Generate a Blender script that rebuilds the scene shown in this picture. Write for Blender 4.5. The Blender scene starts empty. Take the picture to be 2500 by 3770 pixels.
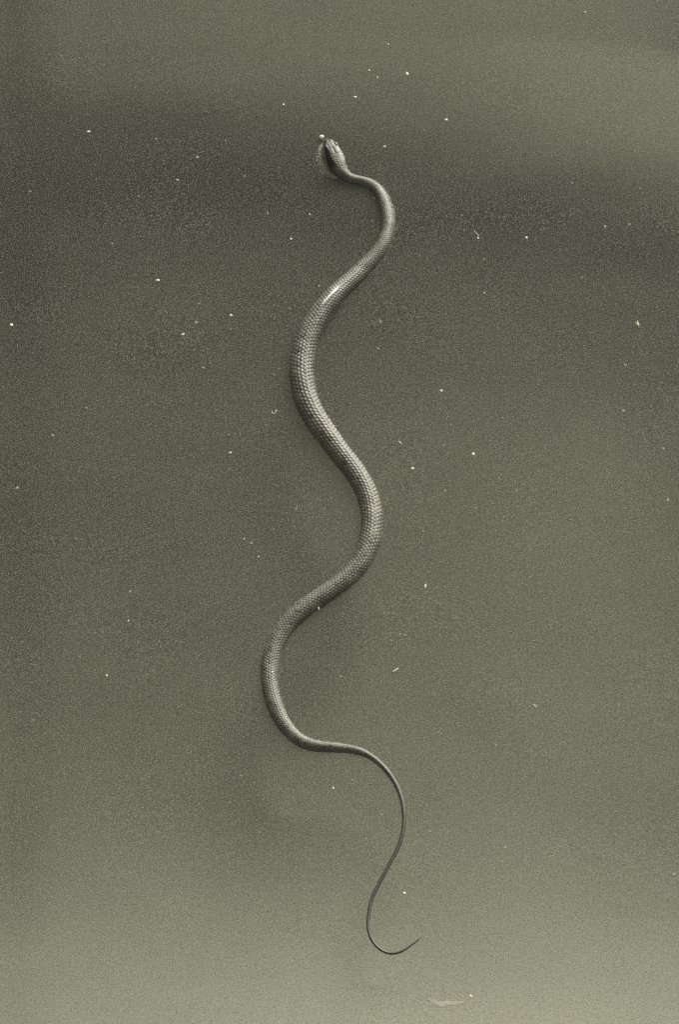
import bpy, bmesh, math, random
import numpy as np
from mathutils import Vector, Matrix, noise as mnoise

random.seed(7)
rng = np.random.default_rng(7)
S = bpy.context.scene
COL = S.collection
R_ = math.radians

# ------------------------------------------------------------------ camera
FW, FH = 2500.0, 3770.0                 # the photograph's frame
PITCH = R_(55)                          # looking down on the pond
DIST = 2.52
TANV = math.tan(R_(8.5))
FWD = np.array([0.0, math.cos(PITCH), -math.sin(PITCH)])
UP = np.array([0.0, math.sin(PITCH), math.cos(PITCH)])
RIGHT = np.array([1.0, 0.0, 0.0])
CAM = -FWD * DIST
cd = bpy.data.cameras.new('camera')
cam = bpy.data.objects.new('camera', cd)
COL.objects.link(cam)
cam.location = CAM
cam.rotation_euler = (math.pi / 2 - PITCH, 0, 0)
cd.sensor_fit = 'VERTICAL'
cd.angle = R_(17)
cd.clip_start = 0.05
cd.clip_end = 1000
S.camera = cam

# ------------------------------------------------------------------ light
SUN_AZ, SUN_EL = R_(25), R_(28)         # azimuth clockwise from +Y (away from the camera)
w = bpy.data.worlds.new('World')
S.world = w
w.use_nodes = True
nt = w.node_tree
for n in list(nt.nodes):
    nt.nodes.remove(n)
sky = nt.nodes.new('ShaderNodeTexSky')
sky.sky_type = 'NISHITA'
sky.sun_disc = False
sky.sun_elevation = SUN_EL
sky.sun_rotation = SUN_AZ
sky.air_density = 1.0
sky.dust_density = 3.0
bw = nt.nodes.new('ShaderNodeRGBToBW')
tint = nt.nodes.new('ShaderNodeMix')
tint.data_type = 'RGBA'
tint.blend_type = 'MULTIPLY'
tint.inputs['Factor'].default_value = 1.0
tint.inputs['B'].default_value = (1.0, 0.985, 0.835, 1)
bg = nt.nodes.new('ShaderNodeBackground')
bg.inputs['Strength'].default_value = 0.05
out = nt.nodes.new('ShaderNodeOutputWorld')
nt.links.new(sky.outputs[0], bw.inputs[0])
nt.links.new(bw.outputs[0], tint.inputs['A'])
nt.links.new(tint.outputs['Result'], bg.inputs['Color'])
nt.links.new(bg.outputs[0], out.inputs['Surface'])

sl = bpy.data.lights.new('sun', 'SUN')
sl.energy = 1.5
sl.angle = R_(40)
sl.color = (1.0, 0.982, 0.875)
sun = bpy.data.objects.new('sun', sl)
COL.objects.link(sun)
sd = Vector((math.cos(SUN_EL) * math.sin(SUN_AZ), math.cos(SUN_EL) * math.cos(SUN_AZ), math.sin(SUN_EL)))
sun.rotation_euler = sd.to_track_quat('Z', 'Y').to_euler()
sun.location = sd * 5

S.view_settings.view_transform = 'Standard'
S.view_settings.look = 'None'
S.view_settings.exposure = 1.53
S.view_settings.gamma = 1.0
S.view_settings.use_curve_mapping = False
S.render.engine = 'CYCLES'
S.cycles.use_denoising = False
S.cycles.max_bounces = 8
S.cycles.transparent_max_bounces = 16
S.cycles.volume_bounces = 1
S.cycles.use_adaptive_sampling = False
S.cycles.caustics_reflective = False
S.cycles.caustics_refractive = False
S.cycles.sample_clamp_indirect = 4.0


# ------------------------------------------------------------------ helpers
def on_plane(px, py, z=0.0):
    """The point at height z that the photograph shows at px, py; and metres per photo pixel there."""
    d = FWD + RIGHT * ((px - FW / 2) / (FH / 2) * TANV) + UP * ((FH / 2 - py) / (FH / 2) * TANV)
    t = (z - CAM[2]) / d[2]
    return CAM + d * t, t * TANV / (FH / 2)


def link_mesh(name, verts, faces, mat, parent=None, smooth=True):
    me = bpy.data.meshes.new(name)
    if isinstance(verts, np.ndarray) and isinstance(faces, np.ndarray):
        k = faces.shape[1]
        me.vertices.add(len(verts))
        me.vertices.foreach_set('co', verts.astype(np.float32).ravel())
        me.loops.add(faces.size)
        me.loops.foreach_set('vertex_index', faces.astype(np.int32).ravel())
        me.polygons.add(len(faces))
        me.polygons.foreach_set('loop_start', np.arange(0, faces.size, k, dtype=np.int32))
        me.update(calc_edges=True)
    else:
        me.from_pydata([tuple(v) for v in verts], [], [tuple(f) for f in faces])
    me.validate()
    if smooth:
        me.polygons.foreach_set('use_smooth', [True] * len(me.polygons))
    if mat:
        me.materials.append(mat)
    o = bpy.data.objects.new(name, me)
    COL.objects.link(o)
    if parent:
        o.parent = parent
    return o


def mat_new(name):
    m = bpy.data.materials.new(name)
    m.use_nodes = True
    t = m.node_tree
    for n in list(t.nodes):
        t.nodes.remove(n)
    return m, t, t.nodes, t.links


def N(t, typ, **kw):
    n = t.nodes.new(typ)
    for k, v in kw.items():
        setattr(n, k, v)
    return n


def principled(name, color, rough=0.5, bump=None, coat=0.0, spec=0.5):
    m, t, ns, lk = mat_new(name)
    p = N(t, 'ShaderNodeBsdfPrincipled')
    p.inputs['Base Color'].default_value = (*color, 1)
    p.inputs['Roughness'].default_value = rough
    p.inputs['Specular IOR Level'].default_value = spec
    p.inputs['Coat Weight'].default_value = coat
    p.inputs['Coat Roughness'].default_value = 0.12
    o = N(t, 'ShaderNodeOutputMaterial')
    lk.new(p.outputs[0], o.inputs['Surface'])
    tc = N(t, 'ShaderNodeTexCoord')
    nz = N(t, 'ShaderNodeTexNoise')
    nz.inputs['Scale'].default_value = bump or 1500
    lk.new(tc.outputs['Object'], nz.inputs['Vector'])
    mp = N(t, 'ShaderNodeMapRange')
    mp.inputs['From Min'].default_value = 0.25
    mp.inputs['From Max'].default_value = 0.75
    mp.inputs['To Min'].default_value = 0.75
    mp.inputs['To Max'].default_value = 1.15
    lk.new(nz.outputs['Fac'], mp.inputs['Value'])
    mx = N(t, 'ShaderNodeMix', data_type='RGBA', blend_type='MULTIPLY')
    mx.inputs['Factor'].default_value = 1
    mx.inputs['A'].default_value = (*color, 1)
    lk.new(mp.outputs[0], mx.inputs['B'])
    lk.new(mx.outputs['Result'], p.inputs['Base Color'])
    return m


# ------------------------------------------------------------------ materials
def water_material():
    m, t, ns, lk = mat_new('murky_water')
    tc = N(t, 'ShaderNodeTexCoord')
    # fine silt held on the surface film
    n1 = N(t, 'ShaderNodeTexNoise')
    n1.inputs['Scale'].default_value = 1000
    n1.inputs['Detail'].default_value = 1.5
    n1.inputs['Roughness'].default_value = 0.7
    lk.new(tc.outputs['Object'], n1.inputs['Vector'])
    r1 = N(t, 'ShaderNodeMapRange')
    r1.inputs['From Min'].default_value = 0.42
    r1.inputs['From Max'].default_value = 0.66
    r1.inputs['To Min'].default_value = 0.0
    r1.inputs['To Max'].default_value = 0.52
    lk.new(n1.outputs['Fac'], r1.inputs['Value'])
    n2 = N(t, 'ShaderNodeTexNoise')
    n2.inputs['Scale'].default_value = 1150
    n2.inputs['Detail'].default_value = 1.0
    lk.new(tc.outputs['Object'], n2.inputs['Vector'])
    cr = N(t, 'ShaderNodeMix', data_type='RGBA')
    cr.inputs['A'].default_value = (0.004, 0.005, 0.003, 1)
    cr.inputs['B'].default_value = (0.40, 0.395, 0.32, 1)
    r2 = N(t, 'ShaderNodeMapRange')
    r2.inputs['From Min'].default_value = 0.42
    r2.inputs['From Max'].default_value = 0.60
    lk.new(n2.outputs['Fac'], r2.inputs['Value'])
    lk.new(r2.outputs[0], cr.inputs['Factor'])
    film = N(t, 'ShaderNodeBsdfDiffuse')
    lk.new(cr.outputs['Result'], film.inputs['Color'])
    clear = N(t, 'ShaderNodeBsdfTransparent')
    body = N(t, 'ShaderNodeMixShader')
    lk.new(r1.outputs[0], body.inputs['Fac'])
    lk.new(clear.outputs[0], body.inputs[1])
    lk.new(film.outputs[0], body.inputs[2])
    gl = N(t, 'ShaderNodeBsdfGlossy')
    gl.inputs['Roughness'].default_value = 0.12
    fr = N(t, 'ShaderNodeFresnel')
    fr.inputs['IOR'].default_value = 1.33
    top = N(t, 'ShaderNodeMixShader')
    # rays do not bend at this surface, so from below it must not mirror them back either
    ge = N(t, 'ShaderNodeNewGeometry')
    ga = N(t, 'ShaderNodeMix', data_type='FLOAT')
    lk.new(ge.outputs['Backfacing'], ga.inputs['Factor'])
    lk.new(fr.outputs[0], ga.inputs['A'])
    ga.inputs['B'].default_value = 0.03
    lk.new(ga.outputs['Result'], top.inputs['Fac'])
    lk.new(body.outputs[0], top.inputs[1])
    lk.new(gl.outputs[0], top.inputs[2])
    vol = N(t, 'ShaderNodeVolumePrincipled')
    vol.inputs['Color'].default_value = (0.075, 0.075, 0.063, 1)
    vol.inputs['Density'].default_value = 9
    vol.inputs['Anisotropy'].default_value = 0.0
    o = N(t, 'ShaderNodeOutputMaterial')
    lk.new(top.outputs[0], o.inputs['Surface'])
    lk.new(vol.outputs[0], o.inputs['Volume'])
    return m


def bed_material():
    m, t, ns, lk = mat_new('pale_silt')
    tc = N(t, 'ShaderNodeTexCoord')
    n1 = N(t, 'ShaderNodeTexNoise')
    n1.inputs['Scale'].default_value = 9
    n1.inputs['Detail'].default_value = 6
    lk.new(tc.outputs['Object'], n1.inputs['Vector'])
    cr = N(t, 'ShaderNodeMix', data_type='RGBA')
    cr.inputs['A'].default_value = (0.47, 0.472, 0.385, 1)
    cr.inputs['B'].default_value = (0.55, 0.552, 0.45, 1)
    lk.new(n1.outputs['Fac'], cr.inputs['Factor'])
    d = N(t, 'ShaderNodeBsdfDiffuse')
    lk.new(cr.outputs['Result'], d.inputs['Color'])
    o = N(t, 'ShaderNodeOutputMaterial')
    lk.new(d.outputs[0], o.inputs['Surface'])
    return m


def skin_material():
    m, t, ns, lk = mat_new('wet_keeled_scales')
    at = N(t, 'ShaderNodeVertexColor', layer_name='skin')
    tc = N(t, 'ShaderNodeTexCoord')
    nz = N(t, 'ShaderNodeTexNoise')
    nz.inputs['Scale'].default_value = 1000
    nz.inputs['Detail'].default_value = 2
    lk.new(tc.outputs['Object'], nz.inputs['Vector'])
    mp = N(t, 'ShaderNodeMapRange')
    mp.inputs['From Min'].default_value = 0.28
    mp.inputs['From Max'].default_value = 0.72
    mp.inputs['To Min'].default_value = 0.35
    mp.inputs['To Max'].default_value = 1.65
    lk.new(nz.outputs['Fac'], mp.inputs['Value'])
    mx = N(t, 'ShaderNodeMix', data_type='RGBA', blend_type='MULTIPLY')
    mx.inputs['Factor'].default_value = 1
    lk.new(at.outputs['Color'], mx.inputs['A'])
    lk.new(mp.outputs[0], mx.inputs['B'])
    p = N(t, 'ShaderNodeBsdfPrincipled')
    lk.new(mx.outputs['Result'], p.inputs['Base Color'])
    p.inputs['Roughness'].default_value = 0.42
    p.inputs['Specular IOR Level'].default_value = 0.5
    p.inputs['Coat Weight'].default_value = 0.06
    p.inputs['Coat Roughness'].default_value = 0.3
    bp = N(t, 'ShaderNodeBump')
    bp.inputs['Strength'].default_value = 0.25
    bp.inputs['Distance'].default_value = 0.0001
    lk.new(nz.outputs['Fac'], bp.inputs['Height'])
    lk.new(bp.outputs[0], p.inputs['Normal'])
    o = N(t, 'ShaderNodeOutputMaterial')
    lk.new(p.outputs[0], o.inputs['Surface'])
    return m


M_WATER = water_material()
M_BED = bed_material()
M_SKIN = skin_material()
M_EYE = principled('eye_grey', (0.16, 0.155, 0.12), 0.15, coat=0.6)
M_PUPIL = principled('pupil_black', (0.008, 0.008, 0.007), 0.08, coat=1.0)
M_NOSTRIL = principled('nostril_dark', (0.02, 0.02, 0.016), 0.5)
M_FOAM = principled('white_foam', (0.66, 0.65, 0.57), 0.6)
M_DULL = principled('cream_fluff', (0.60, 0.59, 0.49), 0.8)
M_BUBBLE = principled('white_froth', (0.92, 0.92, 0.88), 0.15, coat=1.0)
M_FIBRE = principled('pale_fibre', (0.70, 0.69, 0.58), 0.6)
M_LEAF = principled('sunken_leaf', (0.70, 0.69, 0.57), 0.8)


def film_material():
    m, t, ns, lk = mat_new('clear_glint_film')
    gl = N(t, 'ShaderNodeBsdfGlossy')
    gl.inputs['Roughness'].default_value = 0.1
    tr = N(t, 'ShaderNodeBsdfTransparent')
    lw = N(t, 'ShaderNodeFresnel')
    lw.inputs['IOR'].default_value = 1.6
    mx = N(t, 'ShaderNodeMixShader')
    o = N(t, 'ShaderNodeOutputMaterial')
    ge = N(t, 'ShaderNodeNewGeometry')
    ga = N(t, 'ShaderNodeMix', data_type='FLOAT')
    lk.new(ge.outputs['Backfacing'], ga.inputs['Factor'])
    lk.new(lw.outputs[0], ga.inputs['A'])
    ga.inputs['B'].default_value = 0.02
    lk.new(ga.outputs['Result'], mx.inputs['Fac'])
    lk.new(tr.outputs[0], mx.inputs[1])
    lk.new(gl.outputs[0], mx.inputs[2])
    lk.new(mx.outputs[0], o.inputs['Surface'])
    return m


M_FILM = film_material()
M_HALO = principled('pale_halo', (0.62, 0.61, 0.51), 0.5)
M_MOTE = principled('dull_mote', (0.38, 0.375, 0.30), 0.9)

# ------------------------------------------------------------------ the snake's line
# photo px, photo px, half width in photo px, height of the axis over the water in mm
PATH = [
    (1203, 512, 3.0, 4.6), (1205, 518, 10, 4.6), (1211, 528, 19, 4.7), (1217, 541, 25, 4.8), (1226, 560, 29.5, 4.9),
    (1233, 576, 31.5, 4.9), (1239, 592, 32, 4.8), (1246, 609, 30, 4.5), (1254, 626, 25.5, 4.0), (1267, 642, 21, 3.4),
    (1286, 655, 17.5, 2.8), 
(1310, 662, 16.5, 2.4), (1334, 667, 17, 2.2), (1358, 675, 18, 1.8), (1380, 690, 19, 1.6),
    (1401, 717, 19.5, 1.6), (1419, 757, 20, 1.7), (1429, 807, 21, 1.8), (1426, 855, 22, 1.9), (1408, 902, 24, 2.0),
    (1378, 945, 26, 1.2), (1340, 984, 28.5, 1.0), (1295, 1029, 31, 1.8), (1255, 1064, 32.5, 3.6), (1222, 1097, 33.5, 5.4),
    (1175, 1155, 35, 6.4), (1141, 1217, 37, 5.8), (1120, 1280, 40, 4.2), (1110, 1346, 41.5, 3.6), (1113, 1410, 42, 3.2),
    (1127, 1470, 42, 3.0), (1154, 1530, 41.5, 2.8), (1195, 1591, 40.5, 2.8), (1242, 1655, 38.5, 2.8), (1292, 1718, 38, 2.8),
    (1334, 1781, 38, 2.8), (1360, 1846, 38, 2.8), (1370, 1910, 38, 2.8), (1365, 1974, 38, 2.8), (1346, 2034, 36.5, 2.8),
    (1313, 2091, 34, 2.8), (1258, 2144, 32.5, 2.8), (1193, 2189, 33, 2.7), (1128, 2234, 33.5, 2.2), (1079, 2277, 33, 1.6),
    (1040, 2323, 32, 0.9), (1011, 2378, 31.5, 0.5), (995, 2436, 31, 0.3), (991, 2493, 30, 0.3), (997, 2545, 29, 0.3),
    (1011, 2595, 28, 0.4), (1033, 2645, 27, 0.5), (1062, 2688, 25, 0.7), (1099, 2723, 23, 0.8), (1146, 2743, 21, 0.8),
    (1197, 2750, 19, 0.8), (1254, 2754, 17, 0.7), (1309, 2762, 14.5, 0.5), (1350, 2777, 12, 0.3), (1386, 2800, 10, 0.1),
    (1418, 2831, 8.5, 0.0), (1447, 2868, 7.5, -0.1), (1468, 2908, 7, -0.2), (1481, 2948, 6.5, -0.2), (1487, 2986, 6.5, -0.2),
    (1488, 3020, 6.2, -0.3), (1484, 3059, 6, -0.4), (1473, 3104, 6, -0.5), (1457, 3139, 6, -0.5), (1438, 3174, 6, -0.5),
    (1418, 3212, 6, -0.5), (1399, 3248, 6, -0.5), (1381, 3283, 6, -0.4), (1367, 3318, 5.6, -0.4), (1359, 3356, 5.3, -0.3),
    (1355, 3397, 5, -0.3), (1359, 3436, 4.8, -0.3), (1374, 3468, 4.6, -0.3), (1400, 3496, 4.4, -0.3), (1433, 3510, 4.2, -0.3),
    (1465, 3508, 3.8, -0.25), (1497, 3493, 3.3, -0.2), (1525, 3472, 2.6, -0.2), (1540, 3461, 1.8, -0.2), (1552, 3452, 0.8, -0.2),
]
ctrl = []
for px, py, r, zmm in PATH:
    p, sc = on_plane(px, py, zmm / 1000)
    if r < 10 and py > 2800:
        r = r * 1.15 + 0.3
        zmm -= 0.25
    ctrl.append((p[0], p[1], p[2], r * sc, px, py))
ctrl = np.array(ctrl)


def catmull(P, per):
    out_ = []
    n = len(P)
    for i in range(n - 1):
        p0 = P[max(i - 1, 0)]; p1 = P[i]; p2 = P[i + 1]; p3 = P[min(i + 2, n - 1)]
        for k in range(per):
            t = k / per
            out_.append(0.5 * ((2 * p1) + (-p0 + p2) * t + (2 * p0 - 5 * p1 + 4 * p2 - p3) * t * t + (-p0 + 3 * p1 - 3 * p2 + p3) * t ** 3))
    out_.append(P[-1])
    return np.array(out_)


fine = catmull(ctrl, 40)
# light smoothing of the axis takes out the hand-measured wobble
k = 55
ker = np.hanning(k); ker /= ker.sum()
sm = fine.copy()
for c in range(6):
    pad = np.concatenate([2 * fine[0, c] - fine[k // 2:0:-1, c], fine[:, c], 2 * fine[-1, c] - fine[-2:-k // 2 - 1:-1, c]])
    sm[:, c] = np.convolve(pad, ker, 'valid')
sm[:, 3] = np.where(np.arange(len(sm)) < 300, fine[:, 3], sm[:, 3])
fine = sm
fine[:, 3] = np.maximum(fine[:, 3], 0.00008)
seg = np.linalg.norm(np.diff(fine[:, :3], axis=0), axis=1)
arc = np.concatenate([[0], np.cumsum(seg)])
LEN = arc[-1]


def at(s, c):
    return np.interp(s, arc, fine[:, c])


# ring stations: dense enough to carry each scale
st = [0.0]
while st[-1] < LEN:
    s = st[-1]
    st.append(s + max(0.00022, min(0.00036, 0.05 * at(s, 3) + 0.0001)))
st[-1] = LEN
st = np.array(st)
P = np.stack([at(st, 0), at(st, 1), at(st, 2)], 1)
RAD = at(st, 3)
T = np.gradient(P, axis=0)
T /= np.linalg.norm(T, axis=1)[:, None]
Bv = np.cross(np.array([0, 0, 1.0])[None, :], T)
Bv /= np.linalg.norm(Bv, axis=1)[:, None]        # points to the snake's right or left, level
Nv = np.cross(T, Bv)
HEAD_L = 0.0300                                   # length of the head
ROWS = 22
AR = 154
th = np.linspace(0, 2 * np.pi, AR, endpoint=False)
# scale length follows the girth
kk = 0.41
u = np.concatenate([[0], np.cumsum(np.diff(st) / (kk * np.maximum((RAD[1:] + RAD[:-1]) / 2, 0.0012)))])
A = (th / (2 * np.pi) * ROWS)[None, :]
B = u[:, None]


def hash2(i, j):
    v = np.sin(i * 127.1 + j * 311.7) * 43758.5453
    return v - np.floor(v)




def body_field(fs, fa, seed, step_s=8, step_a=11):
    """Slow noise over the skin, seamless round the body."""
    ss, aa = st[::step_s], th[::step_a]
    g = np.array([[mnoise.noise(Vector((s * fs + seed, math.cos(a) * fa, math.sin(a) * fa))) for a in aa] for s in ss])
    t_ = np.stack([np.interp(st, ss, g[:, q]) for q in range(g.shape[1])], 1)
    ax_ = np.concatenate([aa, [2 * np.pi]])
    t_ = np.concatenate([t_, t_[:, :1]], 1)
    return np.stack([np.interp(th, ax_, row) for row in t_])


A = A + 0.22 * body_field(260, 2.2, 11.0)
B = B + 0.20 * body_field(240, 2.0, 47.0)
blotch = body_field(130, 1.3, 83.0)
best = np.full((len(st), AR), -9.0)
rowid = np.zeros_like(best); colid = np.zeros_like(best); keel = np.zeros_like(best)
j0 = np.floor(A)
for dj in (-1, 0, 1, 2):
    j = j0 + dj
    off = 0.5 * np.mod(j, 2)
    m0 = np.round(B - off)
    for dm in (-1, 0, 1):
        c = m0 + dm + off
        da = A - j
        db = B - c
        d = (np.abs(da / 1.04) ** 1.35 + np.abs(db / 0.56) ** 1.35) ** (1 / 1.35)
        h = np.clip((1.0 - d) * 3.2, -1, 1) * 0.7 + 1.0 * db - 0.15 * np.abs(da)
        h = np.where(d > 1.15, -9, h)
        kl = np.exp(-(da / 0.15) ** 2) * np.clip(1.3 - d * 1.1, 0, 1)
        take = h > best
        best = np.where(take, h, best)
        keel = np.where(take, kl, keel)
        rowid = np.where(take, np.mod(j, ROWS), rowid)
        colid = np.where(take, m0 + dm, colid)
best = np.clip(best, -0.7, 1.0)
s_col = st[:, None]
head_w = np.clip((s_col - 0.024) / 0.010, 0, 1)          # scales fade in behind the head
head_w = head_w * head_w * (3 - 2 * head_w)
tail_w = np.clip((RAD[:, None] - 0.0009) / 0.0015, 0, 1)
rel = (best * 0.054 + keel * 0.045) * RAD[:, None] * head_w * tail_w

# ---- section: head flatter and with a jaw line, body slightly oval
hs = np.clip(1 - (s_col - HEAD_L * 0.8) / 0.012, 0, 1)
hs = hs * hs * (3 - 2 * hs)
ct, sn = np.cos(th)[None, :], np.sin(th)[None, :]
topf = 1 - 0.22 * hs * (ct > 0)
botf = 1 - 0.30 * hs * (ct < 0)
vert = np.where(ct > 0, topf, botf) * (1 - 0.06 * (1 - hs))
px_ = np.sign(sn) * np.abs(sn) ** (1 - 0.22 * hs)
rr = RAD[:, None]
side = px_ * rr
high = np.sign(ct) * np.abs(ct) ** (1 - 0.25 * hs) * rr * vert
# brows over the eyes, temples, a low groove down the crown, seams of the head shields
x_ = s_col
brow = np.exp(-((x_ - 0.0102) / 0.0030) ** 2)
high = high + brow * rr * 0.17 * np.exp(-((np.abs(sn) - 0.68) / 0.18) ** 2) * (ct > 0)
high = high - hs * rr * 0.03 * np.exp(-(sn / 0.20) ** 2) * (ct > 0) * np.exp(-((x_ - 0.008) / 0.006) ** 2)
high = high - brow * rr * 0.05 * np.exp(-((np.abs(sn) - 0.38) / 0.10) ** 2) * (ct > 0)


def seam(v, wdt):
    return np.exp(-(v / wdt) ** 2)


ang = np.where(th > np.pi, th - 2 * np.pi, th)[None, :]
seams = np.zeros((len(st), AR))
for sp, a0, a1 in ((0.0042, 0, 1.0), (0.0070, 0, 0.9), (0.0135, 0, 0.75), (0.0205, 0, 0.85), (0.0035, 1.0, 1.7),
                   (0.0060, 1.1, 1.7), (0.0125, 1.2, 1.9), (0.0155, 1.1, 1.9), (0.0185, 1.0, 1.9), (0.0215, 0.9, 1.9), (0.0245, 0.9, 1.9)):
    bend = sp + 0.0012 * np.cos(ang * 2.2) - 0.0010
    seams = np.maximum(seams, seam(x_ - bend, 0.00030) * (np.abs(ang) >= a0) * (np.abs(ang) <= a1))
seams = np.maximum(seams, seam(ang, 0.06) * ((x_ > 0.0125) & (x_ < 0.0205) | (x_ < 0.0070)))
seams = np.maximum(seams, seam(np.abs(ang) - 0.50, 0.07) * ((x_ > 0.0070) & (x_ < 0.0135)))
seams = np.maximum(seams, seam(np.abs(ang) - 0.95, 0.07) * ((x_ > 0.0035) & (x_ < 0.022)))
mouth = seam(np.abs(ang) - 1.92, 0.06) * (x_ < 0.0215)
temple = np.clip((x_ - 0.015) / 0.004, 0, 1) * (1 - head_w)
groove = np.clip(seams * (1 - head_w) + mouth * 1.4, 0, 1.4)
rel = rel - groove * 0.045 * rr - 0.0 * temple
rel = rel + temple * rr * 0.035 * np.clip(best, -1, 1)
# slow unevenness of a living body
lump = np.array([mnoise.noise(Vector((s * 90, 3.1, 0))) for s in st])[:, None]
l2 = body_field(120, 1.5, 3.0)
rel = rel + rr * (0.020 * lump + 0.030 * l2)
ndir_s, ndir_c = sn, ct
V = (P[:, None, :] + Bv[:, None, :] * (side + rel * ndir_s)[:, :, None] + Nv[:, None, :] * (high + rel * ndir_c)[:, :, None])
nr = len(st)
verts = V.reshape(-1, 3)
ii, jj = np.meshgrid(np.arange(nr - 1), np.arange(AR), indexing='ij')
a = ii * AR + jj
b = ii * AR + (jj + 1) % AR
faces = np.stack([a, b, b + AR, a + AR], -1).reshape(-1, 4)
# caps
me_verts = np.concatenate([verts, P[:1] - T[:1] * 0.0003, P[-1:]])
c0, c1 = len(verts), len(verts) + 1
tri = []
for q in range(AR):
    tri.append((q, c0, (q + 1) % AR, (q + 1) % AR))
    e = (nr - 1) * AR
    tri.append((e + q, e + (q + 1) % AR, c1, c1))

snake = bpy.data.objects.new('snake', None)
COL.objects.link(snake)
snake.location = (0, 0, 0)
snake.empty_display_size = 0.01
me = bpy.data.meshes.new('body')
allf = [tuple(f) for f in faces.tolist()] + [tuple(dict.fromkeys(f)) for f in tri]
me.from_pydata(me_verts.tolist(), [], allf)
me.validate()
me.polygons.foreach_set('use_smooth', [True] * len(me.polygons))
me.materials.append(M_SKIN)
body = bpy.data.objects.new('body', me)
COL.objects.link(body)
body.parent = snake
# skin pigment: pale keels, grey-olive scales, dark skin between, paler throat and belly
scale_rand = hash2(rowid, colid)
mid = np.abs(np.where(rowid > ROWS / 2, rowid - ROWS, rowid))
fleck = (scale_rand > 0.93) & (mid < 3)
base = 0.130 * (0.80 + 0.40 * hash2(colid, rowid + 7))
base = base * (1 + 0.55 * blotch)
base = np.where(fleck, base * 0.30, base)
edge = np.clip((best - 0.02) / 0.75, 0, 1)
val = (0.006 + (base - 0.006) * edge) + keel * 0.11
val = np.where(head_w > 0.02, val, 0.16)
val_head = 0.135 * (1 - 0.70 * np.clip(groove, 0, 1)) * (0.70 + 0.60 * hash2(np.floor(x_ / 0.0028), np.floor(np.abs(ang) * 1.6)))
val = val * head_w + val_head * (1 - head_w)
flank_shade = np.clip((np.where(ang < 0, np.abs(ang), np.abs(ang) - 0.45) - 0.44) / 0.12, 0, 1) * np.clip((2.15 - np.abs(ang)) / 0.15, 0, 1) * np.clip((x_ - 0.0012) / 0.002, 0, 1) * np.clip((0.0345 - x_) / 0.006, 0, 1)
val = val * (1 - flank_shade) + 0.010 * flank_shade       # shade on the sides of the head painted in, wider on the left
belly = np.clip((-ct - 0.55) / 0.3, 0, 1)
val = val * (1 - belly) + 0.36 * belly
# the tail darkens towards its tip
tl = np.clip((s_col - 0.670) / 0.09, 0, 1)
val = val * (1 - tl) + 0.045 * tl
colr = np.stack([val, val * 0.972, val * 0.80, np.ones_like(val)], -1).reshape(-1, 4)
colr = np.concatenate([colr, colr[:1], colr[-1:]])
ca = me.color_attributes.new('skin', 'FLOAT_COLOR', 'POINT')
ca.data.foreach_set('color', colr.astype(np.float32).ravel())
snake['label'] = 'slender grey olive snake with keeled scales swimming in loops across the pond'
snake['category'] = 'snake'
print('snake length', LEN, 'rings', nr)


def on_head(s, angle, lift=1.0):
    i = int(np.searchsorted(st, s))
    q = int(round((angle % (2 * math.pi)) / (2 * math.pi) * AR)) % AR
    v = V[i, q]
    c = P[i]
    return Vector(c + (v - c) * lift), Vector(T[i]), Vector((v - c) / np.linalg.norm(v - c)), Vector(Nv[i])


def ellipsoid(name, loc, ax, ay, az, sx, sy, sz, mat, parent):
    bm = bmesh.new()
    bmesh.ops.create_uvsphere(bm, u_segments=20, v_segments=12, radius=1.0)
    m = Matrix((ax * sx, ay * sy, az * sz)).transposed().to_4x4()
    m.translation = loc
    bm.transform(m)
    me_ = bpy.data.meshes.new(name)
    bm.to_mesh(me_)
    bm.free()
    me_.polygons.foreach_set('use_smooth', [True] * len(me_.polygons))
    me_.materials.append(mat)
    o = bpy.data.objects.new(name, me_)
    COL.objects.link(o)
    o.parent = parent
    return o


for sg in (1, -1):
    loc, t_, n_, up_ = on_head(0.0100, sg * 0.92, 0.90)
    side_ = t_.cross(n_).normalized()
    e = ellipsoid('eye', loc, t_, side_, n_, 0.00165, 0.0014, 0.0012, M_EYE, snake)
    ellipsoid('pupil', loc + n_ * 0.00085, t_, side_, n_, 0.0007, 0.0007, 0.00045, M_PUPIL, e)
    loc, t_, n_, up_ = on_head(0.0026, sg * 0.95, 0.99)
    ellipsoid('nostril', loc, t_, t_.cross(n_).normalized(), n_, 0.00035, 0.0003, 0.0002, M_NOSTRIL, snake)

# ------------------------------------------------------------------ water and pond bed
# reflected light and dark bands over the frame, imitated by shaping the bed's depth
GX = np.array([0, 190, 500, 1000, 1500, 2000, 2500.])
GY = np.array([0, 150, 300, 450, 600, 750, 900, 1200, 1500, 1900, 2300, 2700, 3000, 3300, 3550, 3770.])
LUM = np.array([
    [88, 100, 103, 105, 109, 92], [84, 97, 101, 105, 113, 109], [79, 85, 91, 99, 111, 114], [73, 76, 78, 89, 104, 112],
    [71, 75, 75, 79, 87, 99], [71, 77, 78, 78, 80, 84], [73, 80, 81, 80, 81, 81], [78, 84, 86, 88, 88, 84],
    [81, 87, 92, 95, 97, 92], [84, 90, 97, 100, 105, 99], [90, 96, 100, 104, 109, 104], [98, 103, 107, 111, 116, 110],
    [104, 112, 116, 118, 121, 114], [118, 126, 129, 131, 134, 127], [134, 140, 144, 147, 149, 146], [144, 151, 158, 161, 164, 158]], float)
LUM = np.insert(LUM, 1, 0.2 * LUM[:, 0] + 0.8 * LUM[:, 1], axis=1)
LIN = (LUM / 255) ** 2.2
DEEP, SHALLOW, KD = 0.046, 0.52, 33.0



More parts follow.
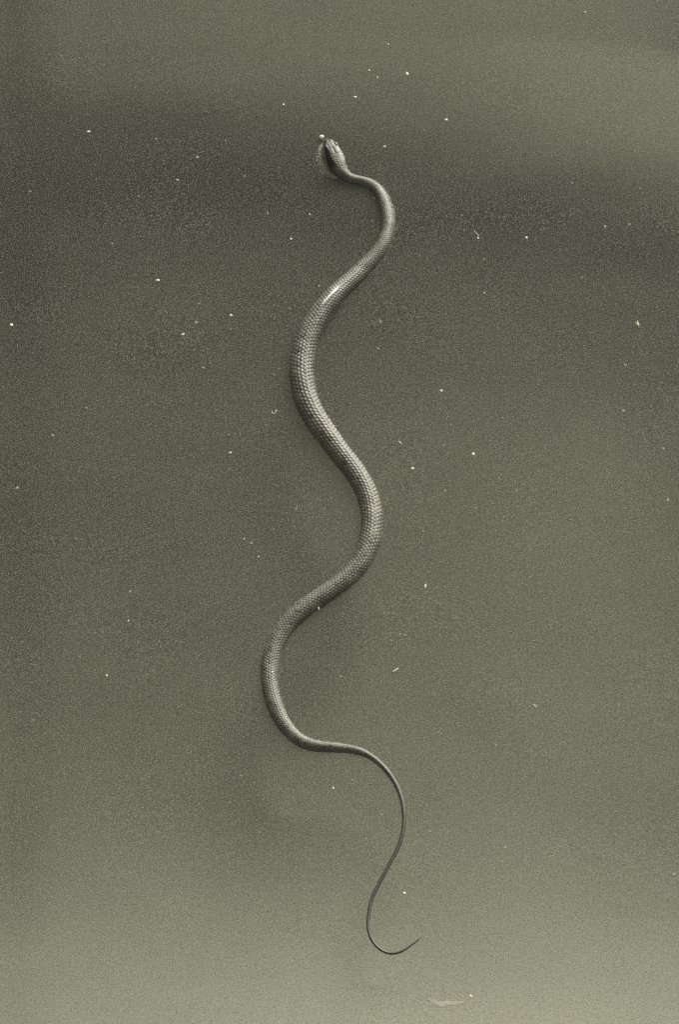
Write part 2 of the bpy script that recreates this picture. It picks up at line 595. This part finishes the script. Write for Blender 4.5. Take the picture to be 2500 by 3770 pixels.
def smooth_axis(G, knots, q):
    """Monotone smooth interpolation along the first axis."""
    i = np.clip(np.searchsorted(knots, q) - 1, 0, len(knots) - 2)
    t = np.clip((q - knots[i]) / (knots[i + 1] - knots[i]), 0, 1)
    n = len(knots)
    sl_ = np.gradient(G, knots, axis=0)
    h = (knots[i + 1] - knots[i])[:, None]
    t = t[:, None]
    return ((2 * t ** 3 - 3 * t ** 2 + 1) * G[i] + (t ** 3 - 2 * t ** 2 + t) * h * sl_[i] + (-2 * t ** 3 + 3 * t ** 2) * G[i + 1] + (t ** 3 - t ** 2) * h * sl_[i + 1])


def graded(lo, hi, step, far, ratio=1.35):
    c = list(np.arange(lo, hi, step))
    s_, x = step, c[-1]
    while x < far:
        s_ *= ratio; x += s_; c.append(x)
    s_, x = step, c[0]
    pre = []
    while x > -far:
        s_ *= ratio; x -= s_; pre.append(x)
    return np.array(pre[::-1] + c)


def to_px(x, y):
    d = np.stack([x - CAM[0], y - CAM[1], np.full_like(x, -CAM[2])], -1)
    f = d @ FWD
    return (d @ RIGHT) / f / TANV * (FH / 2) + FW / 2, FH / 2 - (d @ UP) / f / TANV * (FH / 2)


bx = graded(-0.36, 0.36, 0.006, 120)
by = graded(-0.56, 0.62, 0.006, 120)
X, Y = np.meshgrid(bx, by, indexing='xy')
PXg, PYg = to_px(np.clip(X, -0.6, 0.6), np.clip(Y, -0.9, 0.9))
# samples of the brightness grid at each bed point
qy = np.clip(PYg.ravel(), 0, FH)
qx = np.clip(PXg.ravel(), 0, FW)
rowsG = smooth_axis(LIN, GY, qy)                 # (n, 6)
i = np.clip(np.searchsorted(GX, qx) - 1, 0, 5)
tt = (qx - GX[i]) / (GX[i + 1] - GX[i])
ar_ = np.arange(len(qx))
slx = np.gradient(rowsG, axis=1)
h00 = 2 * tt ** 3 - 3 * tt ** 2 + 1
lum = h00 * rowsG[ar_, i] + (tt ** 3 - 2 * tt ** 2 + tt) * slx[ar_, i] + (1 - h00) * rowsG[ar_, i + 1] + (tt ** 3 - tt ** 2) * slx[ar_, i + 1]
dz = -np.log(np.clip((lum - DEEP) / (SHALLOW - DEEP), 0.02, 0.97)) / KD
nz = np.array([mnoise.noise(Vector((x * 7, y * 7, 0.3))) + 0.5 * mnoise.noise(Vector((x * 19, y * 19, 5.3))) for x, y in zip(X.ravel(), Y.ravel())])
dz = np.clip(dz * (1 + 0.045 * nz), 0.002, 0.18)
bedz = -dz
BX, BY = X.ravel(), Y.ravel()
ny, nx = X.shape
gi, gj = np.meshgrid(np.arange(ny - 1), np.arange(nx - 1), indexing='ij')
a = gi * nx + gj
gf = np.stack([a, a + 1, a + nx + 1, a + nx], -1).reshape(-1, 4)
bed = link_mesh('pond_bed', np.stack([X.ravel(), Y.ravel(), bedz], 1), gf, M_BED)
bed['kind'] = 'structure'

# water surface, finely meshed round the snake so that it climbs against the skin
wx = np.concatenate([graded(-0.36, -0.075, 0.006, 120)[:-1]])
xs_l = graded(-0.36, 0.36, 0.006, 120)
xs = np.concatenate([xs_l[xs_l < -0.066], np.arange(-0.066, 0.076, 0.0011), xs_l[xs_l > 0.0765]])
ys_l = graded(-0.56, 0.62, 0.006, 120)
ys = np.concatenate([ys_l[ys_l < -0.44], np.arange(-0.44, 0.39, 0.0013), ys_l[ys_l > 0.3905]])
X, Y = np.meshgrid(xs, ys, indexing='xy')
xf, yf = X.ravel(), Y.ravel()
zw = np.zeros_like(xf)
near = np.where((np.abs(xf) < 0.1) & (np.abs(yf) < 0.48))[0]
sub = slice(None, None, 6)
cx, cy, cz, cr_ = P[sub, 0], P[sub, 1], P[sub, 2], RAD[sub]
half = np.sqrt(np.clip(cr_ ** 2 - cz ** 2, 0, None))
wet = np.clip((cr_ - np.abs(cz)) / (0.25 * cr_), 0, 1)
for ch in np.array_split(near, 80):
    d = np.sqrt((xf[ch, None] - cx) ** 2 + (yf[ch, None] - cy) ** 2)
    k_ = np.argmin(d - half, axis=1)
    gap = np.clip(d[np.arange(len(ch)), k_] - half[k_] * 0.96, 0, None)
    amp = np.minimum(0.0006, 0.14 * cr_[k_]) * wet[k_]
    zw[ch] += amp * np.exp(-gap / 0.0028)
flat = np.array([mnoise.noise(Vector((x * 11, y * 16, 9))) * 0.00030 + mnoise.noise(Vector((x * 37, y * 45, 2))) * 0.00004 if abs(x) < 2 and abs(y) < 2 else 0 for x, y in zip(xf, yf)])
zw += flat
# bow ripple thrown by the raised head
hx, hy = P[int(len(st) * 0.012)][:2]
ny, nx = X.shape
gi, gj = np.meshgrid(np.arange(ny - 1), np.arange(nx - 1), indexing='ij')
a = gi * nx + gj
topf_ = np.stack([a, a + 1, a + nx + 1, a + nx], -1).reshape(-1, 4)
tv = np.stack([xf, yf, zw], 1)
rim = [j for j in range(nx)] + [i_ * nx + nx - 1 for i_ in range(1, ny)] + [(ny - 1) * nx + j for j in range(nx - 2, -1, -1)] + [i_ * nx for i_ in range(ny - 2, 0, -1)]
low = tv[rim].copy(); low[:, 2] = -0.6
vv = np.concatenate([tv, low])
n0 = len(tv)
ff = [tuple(f) for f in topf_.tolist()]
L_ = len(rim)
for q in range(L_):
    q2 = (q + 1) % L_
    ff.append((rim[q], n0 + q, n0 + q2, rim[q2]))
ff.append(tuple(n0 + q for q in range(L_ - 1, -1, -1)))
water = link_mesh('water', vv.tolist(), ff, M_WATER)
water['kind'] = 'structure'


# ------------------------------------------------------------------ things adrift
def tube(pts, r0, sides=7):
    """Tapered bent strand as verts and faces."""
    vs, fs = [], []
    n = len(pts)
    for i, p in enumerate(pts):
        p = Vector(p)
        t = (Vector(pts[min(i + 1, n - 1)]) - Vector(pts[max(i - 1, 0)])).normalized()
        s_ = t.cross(Vector((0, 0, 1)))
        if s_.length < 1e-4:
            s_ = Vector((1, 0, 0))
        s_.normalize()
        u_ = s_.cross(t)
        f = r0 * (1 - 0.55 * abs(2 * i / (n - 1) - 1) ** 3)
        for k in range(sides):
            a_ = 2 * math.pi * k / sides
            vs.append(tuple(p + s_ * math.cos(a_) * f + u_ * math.sin(a_) * f))
    for i in range(n - 1):
        for k in range(sides):
            k2 = (k + 1) % sides
            fs.append((i * sides + k, i * sides + k2, (i + 1) * sides + k2, (i + 1) * sides + k))
    fs.append(tuple(range(sides))[::-1])
    fs.append(tuple((n - 1) * sides + k for k in range(sides)))
    return vs, fs


def blob(rx, ry, rz, rot, seed, rough=0.25):
    bm = bmesh.new()
    bmesh.ops.create_icosphere(bm, subdivisions=2, radius=1)
    for v in bm.verts:
        v.co *= 1 + rough * mnoise.noise(v.co * 1.7 + Vector((seed * 3.3, 0, 0)))
        v.co = Vector((v.co.x * rx, v.co.y * ry, v.co.z * rz))
    bmesh.ops.rotate(bm, cent=(0, 0, 0), matrix=Matrix.Rotation(rot, 3, 'Z'), verts=bm.verts)
    vs = [tuple(v.co) for v in bm.verts]
    fs = [tuple(v.index for v in f.verts) for f in bm.faces]
    bm.free()
    return vs, fs


def join(parts):
    vs, fs = [], []
    for v, f in parts:
        o = len(vs)
        vs += v
        fs += [tuple(i + o for i in q) for q in f]
    return vs, fs


PXM = on_plane(FW / 2, FH / 2, 0)[1]
# kind, px, py, length px, width px, turn in degrees, depth under the surface mm (negative = above), label
DRIFT = [
    ('froth_bead', 1184, 505, 10.5, 10, 0, -1.6, 'shining white bead of froth just off the snout of the snake'),
    ('foam_fleck', 324, 485, 8, 5, 5, -0.3, 'bright white foam fleck left of the head inside the dark band'),
    ('foam_fleck', 580, 1032, 8.5, 5.5, 0, -0.3, 'bright oval white foam fleck in open water left of the upper bend'),
    ('foam_fleck', 672, 1231, 8, 4.5, 30, -0.2, 'tilted white foam fleck below and right of the bright oval one'),
    ('foam_fleck', 847, 1667, 6.5, 4, 25, -0.3, 'small bright tilted foam fleck left of the middle of the body'),
    ('foam_fleck', 1499, 272, 6, 8, 0, -0.3, 'largest white foam fleck of the cluster above the head'),
    ('foam_fleck', 1429, 163, 3.6, 3.6, 0, -0.3, 'small white fleck topmost of the cluster above the head'),
    ('foam_fleck', 1359, 259, 4, 4, 20, -0.3, 'small white fleck leftmost of the cluster above the head'),
    ('foam_fleck', 1390, 285, 2.6, 4, -20, -0.3, 'tiny white fleck lowest of the cluster above the head'),
    ('foam_fleck', 1307, 357, 7.5, 3.6, -15, -0.1, 'oval cream fleck between the cluster of flecks and the head'),
    ('foam_fleck', 2156, 45, 3.0, 4.5, -15, -0.3, 'lone small white fleck near the top edge at the right'),
    ('foam_fleck', 1519, 1725, 7, 5, -20, -0.3, 'bright white foam fleck right of the lower right bend of the body'),
    ('seed_fluff', 2350, 1193, 13, 16, 0, -0.5, 'tufted pale seed fluff near the right edge level with the thick body'),
    ('plant_splinter', 1456, 2468, 15, 3.7, 32, -0.5, 'longest pale splinter lying slantwise below the lower bend of the body'),
    ('plant_splinter', 1566, 2159, 8.5, 4, 75, -0.5, 'short upright pale splinter in the water right of the body'),
    ('plant_splinter', 1173, 2240, 6.5, 3, 100, -5.0, 'tiny white splinter stuck against the lower edge of the body'),
    ('foam_fleck', 1002, 2475, 4, 4, 0, -6.0, 'white dot resting on the back in the lower left bend'),
    ('foam_fleck', 1380, 730, 3.5, 7, 40, -0.9, 'small white fleck touching the inner side of the neck'),
    ('foam_fleck', 1227, 2902, 3.4, 6, 10, -0.3, 'small bright upright fleck left of the tail under the lying body'),
    ('foam_fleck', 1489, 3289, 5.5, 6, 0, -0.1, 'bright round fleck right of the lowest part of the tail'),
    ('seed_fluff', 1861, 3120, 8, 7, 0, -0.1, 'small tuft of pale fluff in open water right of the tail'),
    ('foam_fleck', 1734, 3667, 6, 6, 0, 0.3, 'pale round fleck beside the sunken leaf at the bottom'),
    ('foam_fleck', 1939, 875, 5.5, 5, 0, -0.1, 'bright round fleck in open water right of the neck'),
    ('plant_fibre', 1756, 862, 19, 1.6, -65, -0.2, 'broken beaded fibre of pale bits right of the neck'),
    ('foam_fleck', 1761, 877, 3.8, 4, 0, -0.3, 'white dot at the lower end of the beaded fibre'),
    ('plant_fibre', 1008, 1518, 9, 1.7, 0, -0.2, 'curled pale loop of fibre just left of the thick body'),
    ('seed_fluff', 1175, 1054, 6.5, 8, 0, -0.2, 'forked bit of pale fluff beside the glint on the back'),
    ('seed_fluff', 925, 2001, 10, 6, 35, -0.2, 'tangled pale fluff left of the lower right bend'),
    ('foam_fleck', 898, 1984, 3.6, 3.2, 0, -0.1, 'tiny pale dot just above the tangled fluff'),
    ('foam_fleck', 951, 2050, 3.4, 3.2, 0, -0.2, 'tiny bright dot just below the tangled fluff'),
    ('seed_fluff', 726, 579, 9, 8, 0, 0.3, 'fuzzy dull tuft left of the head and slightly lower'),
    ('foam_fleck', 41, 1197, 7.5, 7.5, 0, 0.1, 'round pale fleck against the left edge of the picture'),
    ('seed_fluff', 732, 1117, 8, 5, 40, 0.2, 'faint branched fluff between the bright oval fleck and the body'),
    ('foam_fleck', 850, 1161, 5, 6.5, 15, 0.1, 'soft pale fleck left of the upper left bend'),
    ('foam_fleck', 1140, 789, 3.5, 3.5, 0, -0.2, 'tiny bright dot inside the loop left of the neck'),
    ('foam_fleck', 1071, 880, 4.5, 5.5, 0, 0.1, 'small double fleck below the dot inside the neck loop'),
    ('foam_fleck', 1393, 1283, 3.2, 3.2, 0, -0.3, 'tiny sharp white dot right of the thickest part of the body'),
    ('plant_fibre', 1401, 1183, 9, 1.5, -50, 0.0, 'short faint fibre right of the body below the glint'),
    ('plant_splinter', 1474, 1630, 9, 3, -40, 0.3, 'dull slanted splinter right of the body where it runs down rightwards'),
    ('foam_fleck', 1743, 1672, 7, 7, 0, 0.2, 'soft round fleck farther right of the dull slanted splinter'),
    ('foam_fleck', 1625, 1439, 6, 6, 0, 0.2, 'soft round fleck in open water right of the left bend'),
    ('seed_fluff', 2461, 1842, 9, 8, 0, 0.3, 'fuzzy tuft at the right edge half way down'),
    ('seed_fluff', 2229, 833, 10, 9, 45, 0.7, 'dull wide tuft under the dark band near the right edge'),
    ('foam_fleck', 1643, 441, 7.5, 5, 0, 0.1, 'pale oval fleck on the rim of the dark band right of the head'),
    ('foam_fleck', 1416, 540, 5, 5, 0, 0.2, 'pale round fleck right beside the head'),
    ('foam_fleck', 1043, 385, 4.5, 4.5, 0, 0.0, 'small pale fleck above and left of the snout'),
    ('foam_fleck', 652, 662, 5.5, 2.5, 5, -0.1, 'thin flat white fleck below the fuzzy dull tuft'),
    ('plant_fibre', 985, 785, 8, 1.2, 88, 0.1, 'short upright hair of fibre left of the neck loop'),
    ('plant_splinter', 471, 2287, 6, 2, 62, 0.0, 'very small slanted splinter far left of the lower left bend'),
    ('foam_fleck', 391, 2487, 6, 4.5, 0, 0.1, 'lone pale fleck far left of the lower left bend'),
    ('seed_fluff', 479, 2177, 8, 8, 0, 0.6, 'dim round tuft far left above the small slanted splinter'),
    ('plant_fibre', 1092, 1868, 12, 1.4, 95, 0.4, 'faint upright strand left of the lower right bend'),
    ('sunken_leaf', 1640, 3690, 80, 15, -4, 9, 'pale drowned leaf glimmering below the surface at the bottom right'),
]
# fainter motes: px, py, size px, depth mm
MOTES = [
    (900, 649, 5.5, .4), (573, 512, 4.5, .4), (829, 518, 4, .4), (412, 897, 5.5, .8), (509, 724, 5, .8), (109, 705, 6, 1), (1401, 198, 2.6, 0), (1574, 237, 4, .3),
    (1562, 479, 4, .4), (2109, 675, 4.5, .4), (2359, 694, 5, .3), (1369, 813, 4, .2), (1700, 792, 4.5, .4), (1708, 847, 4, .6), (2318, 827, 6, 1), (850, 1211, 4.5, .4),
    (721, 1187, 8, .9), (748, 1355, 5.5, .6), (1008, 1380, 5, .6), (1028, 1357, 4, .3), (1066, 1136, 4, .2), (317, 1502, 4.5, .4), (359, 1475, 3, .1), (842, 1727, 4, .3),
    (841, 1600, 4, .5), (192, 1604, 7.5, 1.1), (61, 1797, 8, 1), (979, 1566, 4.5, .6), (1782, 955, 5.5, .4), (1784, 1080, 5.5, .4), (2143, 1023, 5, .5), (2303, 1344, 6, .6),
    (1850, 1538, 5, .7), (2296, 1513, 7.5, .9), (2413, 1572, 3.2, .1), (2443, 1653, 7, .6), (1633, 1640, 5, .5), (1837, 1762, 5, .4), (1639, 1807, 5, .8), (1751, 1871, 5, .8),
    (1007, 1949, 4.5, .5), (278, 1982, 3.2, .1), (375, 2381, 2.8, .1), (293, 2416, 2.8, .1), (788, 2294, 2.8, -.1), (1010, 2225, 4, .6), (122, 2652, 5, .7), (1204, 2814, 4.5, .4),
    (1828, 1904, 3.5, 0), (1472, 2336, 4, .3), (1493, 2339, 4.5, .3), (1438, 2358, 5.5, .6), (1256, 2491, 4.5, .1), (1970, 2600, 10, 1.2), (1613, 2697, 4.5, .3), (1558, 1956, 4.5, .5),
    (1827, 2745, 5, .8), (548, 2860, 3.5, .1), (886, 2856, 4.5, .3), (845, 2955, 4.2, .2), (493, 2990, 3.2, .0), (433, 3059, 3.5, .4), (954, 3065, 5, .3), (972, 3033, 3, .3),
    (440, 3141, 4.8, .2), (482, 3217, 4, .5), (253, 3436, 5, .4), (809, 3528, 5.5, .4), (420, 3571, 5, .4), (1405, 2999, 4.2, .2), (1347, 3089, 4.2, .2), (1606, 3026, 4.5, .3),
    (1582, 3061, 6, .8), (1617, 3149, 5, .8), (1673, 3546, 7, .8), (2482, 3221, 8, .9), (1298, 2872, 4.5, .5),
]
GROUPS = {'foam_fleck': ('foam fleck', 'foam flecks adrift on the pond'), 'seed_fluff': ('fluff', 'bits of seed fluff adrift on the pond'),
          'plant_splinter': ('splinter', 'plant splinters adrift on the pond'), 'plant_fibre': ('fibre', 'plant fibres adrift on the pond'),
          'froth_bead': ('froth', None), 'sunken_leaf': ('leaf', None), 'mote': ('mote', 'faint motes hanging just under the surface')}


BG = bedz.reshape(len(by), len(bx))


def bed_at(x, y):
    i = int(np.clip(np.searchsorted(by, y) - 1, 0, len(by) - 2))
    j = int(np.clip(np.searchsorted(bx, x) - 1, 0, len(bx) - 2))
    u_, v_ = (x - bx[j]) / (bx[j + 1] - bx[j]), (y - by[i]) / (by[i + 1] - by[i])
    return BG[i, j] * (1 - u_) * (1 - v_) + BG[i, j + 1] * u_ * (1 - v_) + BG[i + 1, j] * (1 - u_) * v_ + BG[i + 1, j + 1] * u_ * v_


def drift(kind, px, py, l_, w_, deg, dmm, label, n):
    p, sc = on_plane(px, py, -dmm / 1000)
    L, W = l_ * sc * 0.9, w_ * sc * 0.9
    a_ = math.atan2(math.sin(math.radians(deg)) / math.sin(PITCH), math.cos(math.radians(deg)))   # turn as it lies on the water
    dirv = Vector((math.cos(a_), math.sin(a_), 0))
    rnd = random.Random(n * 17 + 3)
    mat = {'foam_fleck': M_FOAM, 'froth_bead': M_BUBBLE, 'seed_fluff': M_DULL, 'plant_splinter': M_FOAM, 'plant_fibre': M_FIBRE, 'sunken_leaf': M_LEAF, 'mote': M_MOTE}[kind]
    if kind == 'froth_bead':
        g = blob(L, L, L * 0.85, 0, n, 0.03)
    elif kind in ('foam_fleck', 'mote'):
        g = join([blob(L, W / math.sin(PITCH) * 0.95, min(L, W) * 0.35, a_, n, 0.5),
                  (lambda b: ([(v[0] + L * .4 * rnd.uniform(-1, 1), v[1] + W * .5 * rnd.uniform(-1, 1) * 0 + W * .45, v[2]) for v in b[0]], b[1]))(blob(L * .5, W * .5, min(L, W) * .25, 0, n + 5, .4))])
    elif kind == 'plant_splinter':
        k_ = math.hypot(math.cos(R_(deg)), math.sin(R_(deg)) / math.sin(PITCH))
        pts = [tuple(dirv * (L * k_ * t) + Vector((0, 0, 0.00003 * math.sin(3 * t))) + dirv.cross(Vector((0, 0, 1))) * (0.05 * L * math.cos(2 * t))) for t in np.linspace(-1, 1, 9)]
        g = tube(pts, W)
    elif kind == 'plant_fibre':
        if n == 25:    # curled
            pts = [(L * 0.9 * math.cos(t), L * 0.9 * math.sin(t) * 1.1, 0.0001 * t) for t in np.linspace(2.3, 7.0, 22)] + [(L * 1.3, L * 1.15, 0.0004), (L * 1.6, L * 0.4, 0.0004)]
            g = tube(pts, W)
        else:
            pts = [tuple(dirv * (L * 1.1 * t) + dirv.cross(Vector((0, 0, 1))) * (0.18 * L * math.sin(2.7 * t + n)) + Vector((0, 0, 0.00006 * math.sin(9 * t)))) for t in np.linspace(-1, 1, 14)]
            g = join([tube(pts, W * 0.6)] + [(lambda b, q: ([(v[0] + q[0], v[1] + q[1], v[2] + q[2]) for v in b[0]], b[1]))(blob(W * 1.6, W * 1.4, W, 0, n + j, .4), pts[2 + j * 4]) for j in range(3)])
    elif kind == 'seed_fluff':
        bits = [blob(L * 0.42, W * 0.42, min(L, W) * 0.22, a_, n, 0.5)]
        for j in range(9):
            an = rnd.uniform(0, 2 * math.pi)
            ln = rnd.uniform(0.6, 1.25)
            e = Vector((math.cos(an) * L * ln, math.sin(an) * W * ln * 1.15, rnd.uniform(-0.0001, 0.0004)))
            m_ = e * 0.55 + Vector((rnd.uniform(-.2, .2) * L, rnd.uniform(-.2, .2) * L, 0.0002))
            bits.append(tube([(0, 0, 0), tuple(m_ * 0.6), tuple(m_), tuple(e)], min(L, W) * 0.10, 5))
        g = join(bits)
    else:              # leaf: blade with a midrib fold and curled rims
        vs, fs = [], []
        nu, nv_ = 26, 9
        for i in range(nu):
            t = i / (nu - 1)
            for j in range(nv_):
                s_ = j / (nv_ - 1) * 2 - 1
                wd = W * (math.sin(math.pi * min(1, t ** 0.8)) ** 0.7 + 0.02) * (0.8 + 0.35 * math.sin(t * 9 + n) * s_ + 0.22 * math.sin(t * 23 + 2 * s_))
                q = dirv * (L * (2 * t - 1)) + Vector((-dirv.y, dirv.x, 0)) * (s_ * wd - 1.3 * W * math.sin(3 * t) + 0.8 * W)
                vs.append((q.x, q.y, 0.0001 * abs(s_) + 0.0001 * math.sin(5 * t) - 0.0002 * s_ * s_))
        for i in range(nu - 1):
            for j in range(nv_ - 1):
                q = i * nv_ + j
                fs.append((q, q + nv_, q + nv_ + 1, q + 1))
        m = len(vs)
        vs += [(x, y, z - 0.0003) for x, y, z in vs]
        fs += [tuple(m + k_ for k_ in f[::-1]) for f in fs]
        g = (vs, fs)
    if kind == 'sunken_leaf':       # rests on the bed and follows it
        for _ in range(8):
            p, sc = on_plane(px, py, bed_at(p[0], p[1]))
        g = ([(v[0], v[1], v[2] * 0.4 + 0.00015 + bed_at(v[0] + p[0], v[1] + p[1]) - p[2]) for v in g[0]], g[1])
    o = link_mesh(kind, g[0], g[1], mat)
    o.location = p
    cat, grp = GROUPS[kind]
    o['label'] = label
    o['category'] = cat
    if grp:
        o['group'] = grp
    return o


for n, rec in enumerate(DRIFT):
    drift(*rec, n)

# clear bead added along the back, wedge-shaped to throw the sun glint
i_f = int(np.argmin((at(st, 4) - 1201) ** 2 + (at(st, 5) - 1121) ** 2))
n_f, L_f = 44, 0.0155
fv, ffc = [], []
AC = 14
for i in range(n_f):
    t = 2 * i / (n_f - 1) - 1
    q = int(np.argmin(np.abs(st - (st[i_f] + t * L_f))))
    wd = 0.0026 * math.sqrt(max(0, 1 - t * t)) * (1 - 0.35 * max(0, t)) * (1 + 0.10 * math.sin(9 * t)) + 0.00005
    ht = 0.0022 * (t + 1) / 2 * (1 if t < 0.55 else math.sqrt(max(0, 1 - ((t - 0.55) / 0.45) ** 2))) + 0.00002
    for j in range(AC):
        s_ = 2 * j / (AC - 1) - 1
        ang_ = 0.05 + s_ * wd / RAD[q]
        rad_ = RAD[q] * 1.03 + ht * (1 - s_ * s_) - 0.0002 * (abs(s_) > 0.98)
        fv.append(P[q] + Bv[q] * math.sin(ang_) * rad_ + Nv[q] * math.cos(ang_) * rad_)
for i in range(n_f - 1):
    for j in range(AC - 1):
        q = i * AC + j
        ffc.append((q, q + 1, q + AC + 1, q + AC))
m = len(fv)
fv += [v - np.array([0, 0, 0.0004]) for v in fv]
ffc += [tuple(m + k_ for k_ in f[::-1]) for f in ffc]
bead = link_mesh('glint_bead', [tuple(v) for v in fv], ffc, M_FILM)
bead['label'] = 'long clear bead added on the back of the snake to make its white glint'
bead['category'] = 'glint bead'

# bright halo beside the cheek, imitated with tiny pale beads added on the water
halo_line = np.array([(1188, 532), (1183, 556), (1184, 580), (1191, 603), (1204, 625), (1222, 644), (1243, 657)], float)
ico = bmesh.new()
bmesh.ops.create_icosphere(ico, subdivisions=1, radius=1)
iv = np.array([v.co[:] for v in ico.verts])
iff = [tuple(v.index for v in f.verts) for f in ico.faces]
ico.free()
pv, pf = [], []
rr_ = random.Random(5)
for q in range(1050):
    t = rr_.random()
    k_ = t * (len(halo_line) - 1)
    i0 = min(int(k_), len(halo_line) - 2)
    base_ = halo_line[i0] * (1 - (k_ - i0)) + halo_line[i0 + 1] * (k_ - i0)
    outw = abs(rr_.gauss(0, 1)) * 12.5 * (0.35 + 0.9 * math.sin(math.pi * min(1, t * 0.95 + 0.03)))
    p, sc = on_plane(base_[0] - outw * 0.93, base_[1] + outw * 0.36, 0.0)
    r_ = rr_.uniform(0.00012, 0.00028)
    o_ = len(pv) * 0 + sum(len(z_) for z_ in pv)
    pv.append(iv * r_ + p + np.array([0, 0, 0.0008 * math.exp(-outw * sc / 0.002) + 0.0003]))
    pf += [tuple(k2 + o_ for k2 in f) for f in iff]
halo_obj = link_mesh('froth', np.concatenate(pv).tolist(), pf, M_HALO)  # beads added to imitate the bright halo, not real froth
halo_obj['kind'] = 'stuff'
halo_obj['label'] = 'pale halo at the left cheek of the snake, made of tiny added beads'

# motes: the label says where each lies along the snake and how near
LEVELS = [(0, 440, 'above the head in the top water'), (440, 700, 'level with the head'), (700, 1000, 'level with the neck'), (1000, 1250, 'level with the glint on the back'),
          (1250, 1500, 'level with the thickest body'), (1500, 1750, 'level with the slanting middle body'), (1750, 2100, 'level with the lower right bend'), (2100, 2400, 'level with the lower crossing body'),
          (2400, 2700, 'level with the lower left bend'), (2700, 2950, 'level with the start of the tail'), (2950, 3120, 'level with the upper tail'), (3120, 3300, 'level with the middle tail'), (3300, 3771, 'level with the tail tip')]
ORD = ['nearest', 'second nearest', 'third nearest', 'fourth nearest', 'fifth nearest', 'sixth nearest', 'seventh nearest', 'eighth nearest']
cells = {}
for k_, mt in enumerate(MOTES):
    lv = [q for q, (a0, a1, _) in enumerate(LEVELS) if a0 <= mt[1] < a1][0]
    near_i = np.argmin((fine[:, 4] - mt[0]) ** 2 + 25 * (fine[:, 5] - mt[1]) ** 2)
    sx = fine[near_i, 4]
    cells.setdefault((lv, mt[0] < sx), []).append((math.dist((mt[0], mt[1]), (sx, fine[near_i, 5])), k_))
for (lv, left), lst in cells.items():
    lst.sort()
    for q, (_, k_) in enumerate(lst):
        mx, my, ms, md = MOTES[k_]
        which = 'only' if len(lst) == 1 else ORD[q]
        look = 'tiny sharp' if ms < 3.6 else 'small faint' if ms < 5.6 else 'dim wide'
        rel_ = '%s mote %s, %s of snake' % (look, LEVELS[lv][2], 'left' if left else 'right')
        if len(lst) > 1:
            rel_ += ', %s it' % which
        drift('mote', mx, my, ms * 0.85, ms * random.uniform(0.7, 1.0), random.uniform(-60, 60), md, rel_, 200 + k_)
